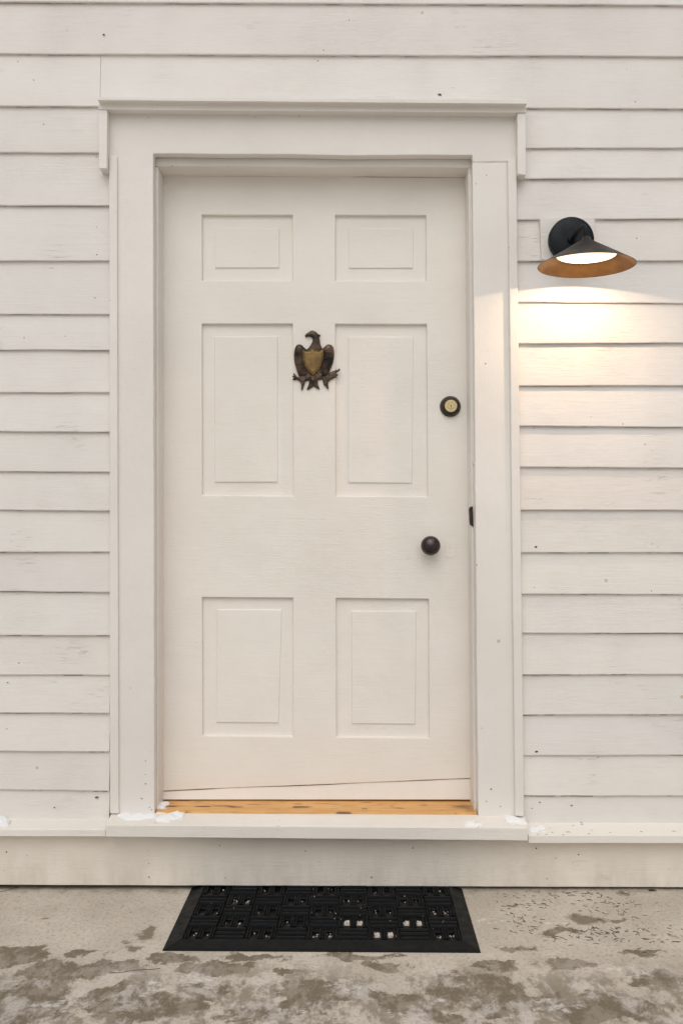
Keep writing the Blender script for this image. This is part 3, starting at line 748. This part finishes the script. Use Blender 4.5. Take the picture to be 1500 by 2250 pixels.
def rib(x0, x1, y0, y1, z0, z1, horiz):
    n = 5; lo = []
    w = (y1 - y0) if horiz else (x1 - x0); ringsA = []; ringsB = []
    for i in range(n + 1):
        t = math.pi * i / n; off = w / 2 - w / 2 * math.cos(t); z = z0 + (z1 - z0) * math.sin(t) ** .6
        if horiz: ringsA.append(bm.verts.new(L(x0, y0 + off, z))); ringsB.append(bm.verts.new(L(x1, y0 + off, z)))
        else: ringsA.append(bm.verts.new(L(x0 + off, y0, z))); ringsB.append(bm.verts.new(L(x0 + off, y1, z)))
    for i in range(n): bm.faces.new((ringsA[i], ringsA[i + 1], ringsB[i + 1], ringsB[i]))
    bm.faces.new(ringsA); bm.faces.new(ringsB[::-1])
for rI in range(NR):
    for cI in range(9):
        x0 = BD + cI * CELL; y0 = FB + rI * CELL; C_ = CELL
        jit = lambda: random.uniform(-.0009, .0009)
        if (rI + cI) % 2 == 1:          # three bars lying across
            mbox(bm, x0, x0 + C_, y0, y0 + C_, 0, .002)
            for kk in range(3):
                ww = C_ / 3; rib(x0 + .003 + jit(), x0 + C_ - .003 + jit(), y0 + kk * ww + .0045, y0 + (kk + 1) * ww - .0045, .002, .0135 + jit(), True)
        else:                             # upright ribs round two through holes
            hw = .017; hy0, hy1 = .024, .060
            xa = [(0, .014), (.014 + hw, C_ - .014 - hw), (C_ - .014, C_)]
            for a, b in xa: mbox(bm, x0 + a, x0 + b, y0, y0 + C_, 0, .005)
            for a in (.014, C_ - .014 - hw):
                mbox(bm, x0 + a, x0 + a + hw, y0, y0 + hy0, 0, .0055); mbox(bm, x0 + a, x0 + a + hw, y0 + hy1, y0 + C_, 0, .0055)
                if (rI, cI) not in bright: mbox(bm, x0 + a + .0002, x0 + a + hw - .0002, y0 + hy0 + .0002, y0 + hy1 - .0002, 0, .0012)
                holes.append((x0 + a, y0 + hy0, hw, hy1 - hy0, rI, cI))
            for a in (.002, .0085, .0315, .0378, .0442, C_ - .0145, C_ - .0075):
                rib(x0 + a, x0 + a + .0052, y0 + .004, y0 + C_ - .004, .005, .0115 + jit(), False)
obj('tread_surface', bm, M['rubber'], mat)
# grit in the holes and crumbs on the mat
bm = bmesh.new(); rg = random.Random(11)
def crumb(p, r):
    ret = bmesh.ops.create_icosphere(bm, subdivisions=1, radius=r, matrix=Matrix.Translation(p))
    for v in ret['verts']: v.co = Vector(p) + (v.co - Vector(p)) * rg.uniform(.6, 1.3); v.co.z = max(.0005, v.co.z)
half = {(0, 8), (2, 8), (0, 4), (3, 1)}
for hx, hy, w, h_, rI, cI in holes:
    nb = 90 if (rI, cI) in bright else 6 if (rI, cI) in half else rg.choice((0, 1, 1, 2))
    for i in range(nb):
        x = hx + w * rg.uniform(.12, .88); y = hy + h_ * rg.uniform(.15, .9)
        crumb(L(x, y, .0025 if nb < 9 else rg.uniform(.001, .0065)), rg.uniform(.0012, .0026) if nb < 9 else rg.uniform(.0013, .0028))
for i in range(45):
    x = rg.uniform(.05, MW - .05) ** 1; x = x if rg.random() < .4 else rg.uniform(MW * .45, MW - .04)
    crumb(L(x, rg.uniform(FB, DEP - .02), rg.uniform(.006, .0135)), rg.uniform(.0007, .0018))
tag(obj('mat_grit', bm, M['grit']), 'pale grit and ice crumbs caught in the rubber doormat', 'grit', kind='stuff')

# ------------------------------------------------------------------ snow patches
def snow(name, label, pts, z, h, seed, stepx=.0022):
    """pts: centres (X, Y, r) of overlapping mounds on a surface z(x, y)"""
    bm = bmesh.new(); x0 = min(p[0] - p[2] for p in pts); x1 = max(p[0] + p[2] for p in pts); y0 = min(p[1] - p[2] for p in pts); y1 = max(p[1] + p[2] for p in pts)
    V = {}
    nx, ny = int((x1 - x0) / stepx), int((y1 - y0) / stepx)
    def hh(x, y):
        m = 0
        for a, b, r in pts: m = max(m, 1 - ((x - a) ** 2 + ((y - b) * 1.0) ** 2) / r ** 2)
        m = m +   .6 * nz(x * 38, y * 50, seed) + .22 * nz(x * 110, y * 110, seed) - .10
        return m
    for i in range(nx + 1):
        for j in range(ny + 1):
            x, y = x0 + i * stepx, y0 + j * stepx; m = hh(x, y)
            if m > 0: V[i, j] = bm.verts.new((x, y, z(x, y) + h * min(1, m * 1.3)))
            elif m > -.25: V[i, j] = bm.verts.new((x, y, z(x, y) - .0015))
    for i in range(nx):
        for j in range(ny):
            q = [V[a] for a in ((i, j), (i + 1, j), (i + 1, j + 1), (i, j + 1)) if a in V]
            if len(q) >= 3: bm.faces.new(q)
    bmesh.ops.recalc_face_normals(bm, faces=bm.faces[:])
    o = obj('snow_patch', bm, M['snow'], smooth=True)
    tag(o, label, 'snow', 'leftover snow patches')
    return o
zs0 = P(300, 1786, .004).z; zs1 = P(300, 1813, -.072).z
zsl = lambda x, y: zs0 + (zs1 - zs0) * (.004 - y) / .076 + sl_ * 1.6 * (x - P(300, 0).x)
def at(px, Y): return P(px, 1790, Y).x
snow('s', 'thin snow patch on the left end of the door sill', [(at(275, -.012), -.014, .022), (at(300, -.02), -.02, .024), (at(330, -.01), -.016, .02), (at(285, -.03), -.03, .02)], zsl, .0035, 1.)
snow('s', 'ragged snow lump on the door sill in front of the wooden threshold corner', [(at(360, -.03), -.032, .026), (at(378, -.02), -.018, .028), (at(388, -.01), -.004, .022)], zsl, .005, 2.)
ztl = lambda x, y: zt + .001
snow('s', 'small snow clump wedged in the left corner of the wooden threshold', [(at(354, .05), .045, .016), (at(358, .07), .075, .018), (at(366, .09), .09, .012)], ztl, .008, 3.)
snow('s', 'faint snow smear near the right end of the door sill', [(at(1035, -.05), -.052, .02), (at(1050, -.05), -.055, .012)], zsl, .002, 4.)
snow('s', 'snow smear at the foot of the right casing on the sill', [(at(1125, -.02), -.02, .022), (at(1140, -.03), -.032, .02)], zsl, .003, 5.)
zw0 = P(0, 1797, .012).z; zw1 = P(0, 1822, -.05).z
snow('s', 'snow heap on the wall ledge at the far left', [(P(-12, 1810, -.02).x, -.015, .034), (P(8, 1812, -.02).x, -.02, .02)], lambda x, y: zw0 + (zw1 - zw0) * (.012 - y) / .062 , .016, 6.)
zr0 = P(1200, 1807, .012).z; zr1 = P(1200, 1836, -.05).z
zrl = lambda x, y: zr0 + (zr1 - zr0) * (.012 - y) / .062
snow('s', 'faint snow smear on the right ledge beside the sill end', [(P(1172, 1818, -.02).x, -.02, .016), (P(1190, 1818, -.02).x, -.012, .012)], zrl, .002, 7.)

# ------------------------------------------------------------------ pine needles and small litter
def needle(bm, p, a, l, w=.0009):
    d_ = Vector((math.cos(a), math.sin(a), 0)); n = Vector((-d_.y, d_.x, 0)); b = rn.uniform(-.12, .12) * l
    P0 = [Vector(p) - d_ * l / 2, Vector(p) + n * b, Vector(p) + d_ * l / 2]
    rr = []
    for i, q in enumerate(P0):
        ww = w * (1 if i < 2 else .4)
        rr.append([bm.verts.new(q + n * ww), bm.verts.new(q + Vector((0, 0, ww * 1.2))), bm.verts.new(q - n * ww)])
    for a_, b_ in zip(rr, rr[1:]):
        for i in range(2): bm.faces.new((a_[i], a_[i + 1], b_[i + 1], b_[i]))
rn = random.Random(5); bm = bmesh.new()
cl = [(1180, 1985, 70, 16), (1290, 2045, 60, 10), (1330, 1990, 60, 22), (1150, 2030, 60, 20), (1380, 2000, 60, 25), (1260, 1965, 120, 8), (1300, 2060, 90, 14), (1440, 2060, 60, 30), (1350, 2045, 70, 8)]
for i in range(250):
    c0 = rn.choice(cl); x = rn.gauss(c0[0], c0[2] * .6); y = rn.gauss(c0[1], c0[3] * .6)
    if x < 1050 or y < 1957: continue
    if y > 1985 and x < 1070: continue
    p = G(x, y, .0006); needle(bm, p, rn.gauss(R(-20), .9), rn.uniform(.008, .019), rn.uniform(.0006, .0011))
for i in range(22):
    p = G(rn.uniform(20, 340), rn.uniform(1958, 2000), .0006); needle(bm, p, rn.uniform(0, 3.1), rn.uniform(.004, .008), .0005)
tag(obj('pine_needles', bm, M['needle']), 'scattered dry pine needles on the concrete right of the doormat', 'pine needles', kind='stuff')
bm = bmesh.new()
for x, y, a, l in ((1275, 1808, -.6, .012), (1278, 1812, .3, .01), (1248, 1829, -.1, .013), (1299, 1825, 1.1, .012), (1293, 1833, .1, .007), (1208, 1821, .6, .005), (1213, 1830, -.5, .006), (1200, 1834, .2, .007), (1259, 1815, -.5, .006), (1408, 1828, -.6, .008), (1480, 1827, 0, .012), (1340, 1830, 0, .005), (1182, 1834, .2, .006)):
    t = (y - 1807) / 29; Y = .012 - .062 * t; p = P(x, y, Y); needle(bm, (p.x, Y, zrl(p.x, Y) + .0012 - .0002 * (x - 1200) / 100), a, l, .0007)
tag(obj('pine_needles', bm, M['needle']), 'few dry pine needles lying on the ledge right of the sill', 'pine needles', kind='stuff')
def flake(p, r, seed, sx=1.):
    bm = bmesh.new(); ctr = bm.verts.new((p.x, p.y, p.z + r * .25)); k = 14; rg2 = []
    for i in range(k):
        a = 2 * math.pi * i / k; q = r * (.55 + .6 * abs(nz(math.cos(a) * 2, math.sin(a) * 2, seed)) + .2 * (i % 2))
        rg2.append(bm.verts.new((p.x + q * math.cos(a) * sx, p.y + q * math.sin(a) * .7, p.z + .0008 + .003 * max(0, nz(a, seed)))))
    for i in range(k): bm.faces.new((ctr, rg2[i], rg2[(i + 1) % k]))
    return bm
tag(obj('dead_leaf', flake(G(1432, 1956.5, .001), .010, 2., 1.8), M['leaf']), 'dark shrivelled leaf against the skirt board at the right', 'leaf')
tag(obj('dead_leaf', flake(G(1117, 1997, .001), .005, 5., 1.2), M['leaf']), 'small brown crumb of leaf right of the doormat', 'leaf')
bm = bmesh.new()
tp = [G(-10, 1962, .002), G(12, 1957, .003), G(28, 1952, .003), G(42, 1948, .002)]
tube(bm, tp, .0007, 6); tag(obj('twig', bm, M['leaf']), 'thin dark twig on the concrete at the far left of the wall foot', 'twig')
bm = bmesh.new()
tp = [G(x, y, .002) for x, y in ((240, 2138), (270, 2136), (300, 2131), (330, 2130), (352, 2128))]
tube(bm, tp, .0006, 6); tag(obj('twig', bm, M['leaf']), 'thin dark stem on the stained concrete left of the doormat front', 'twig')
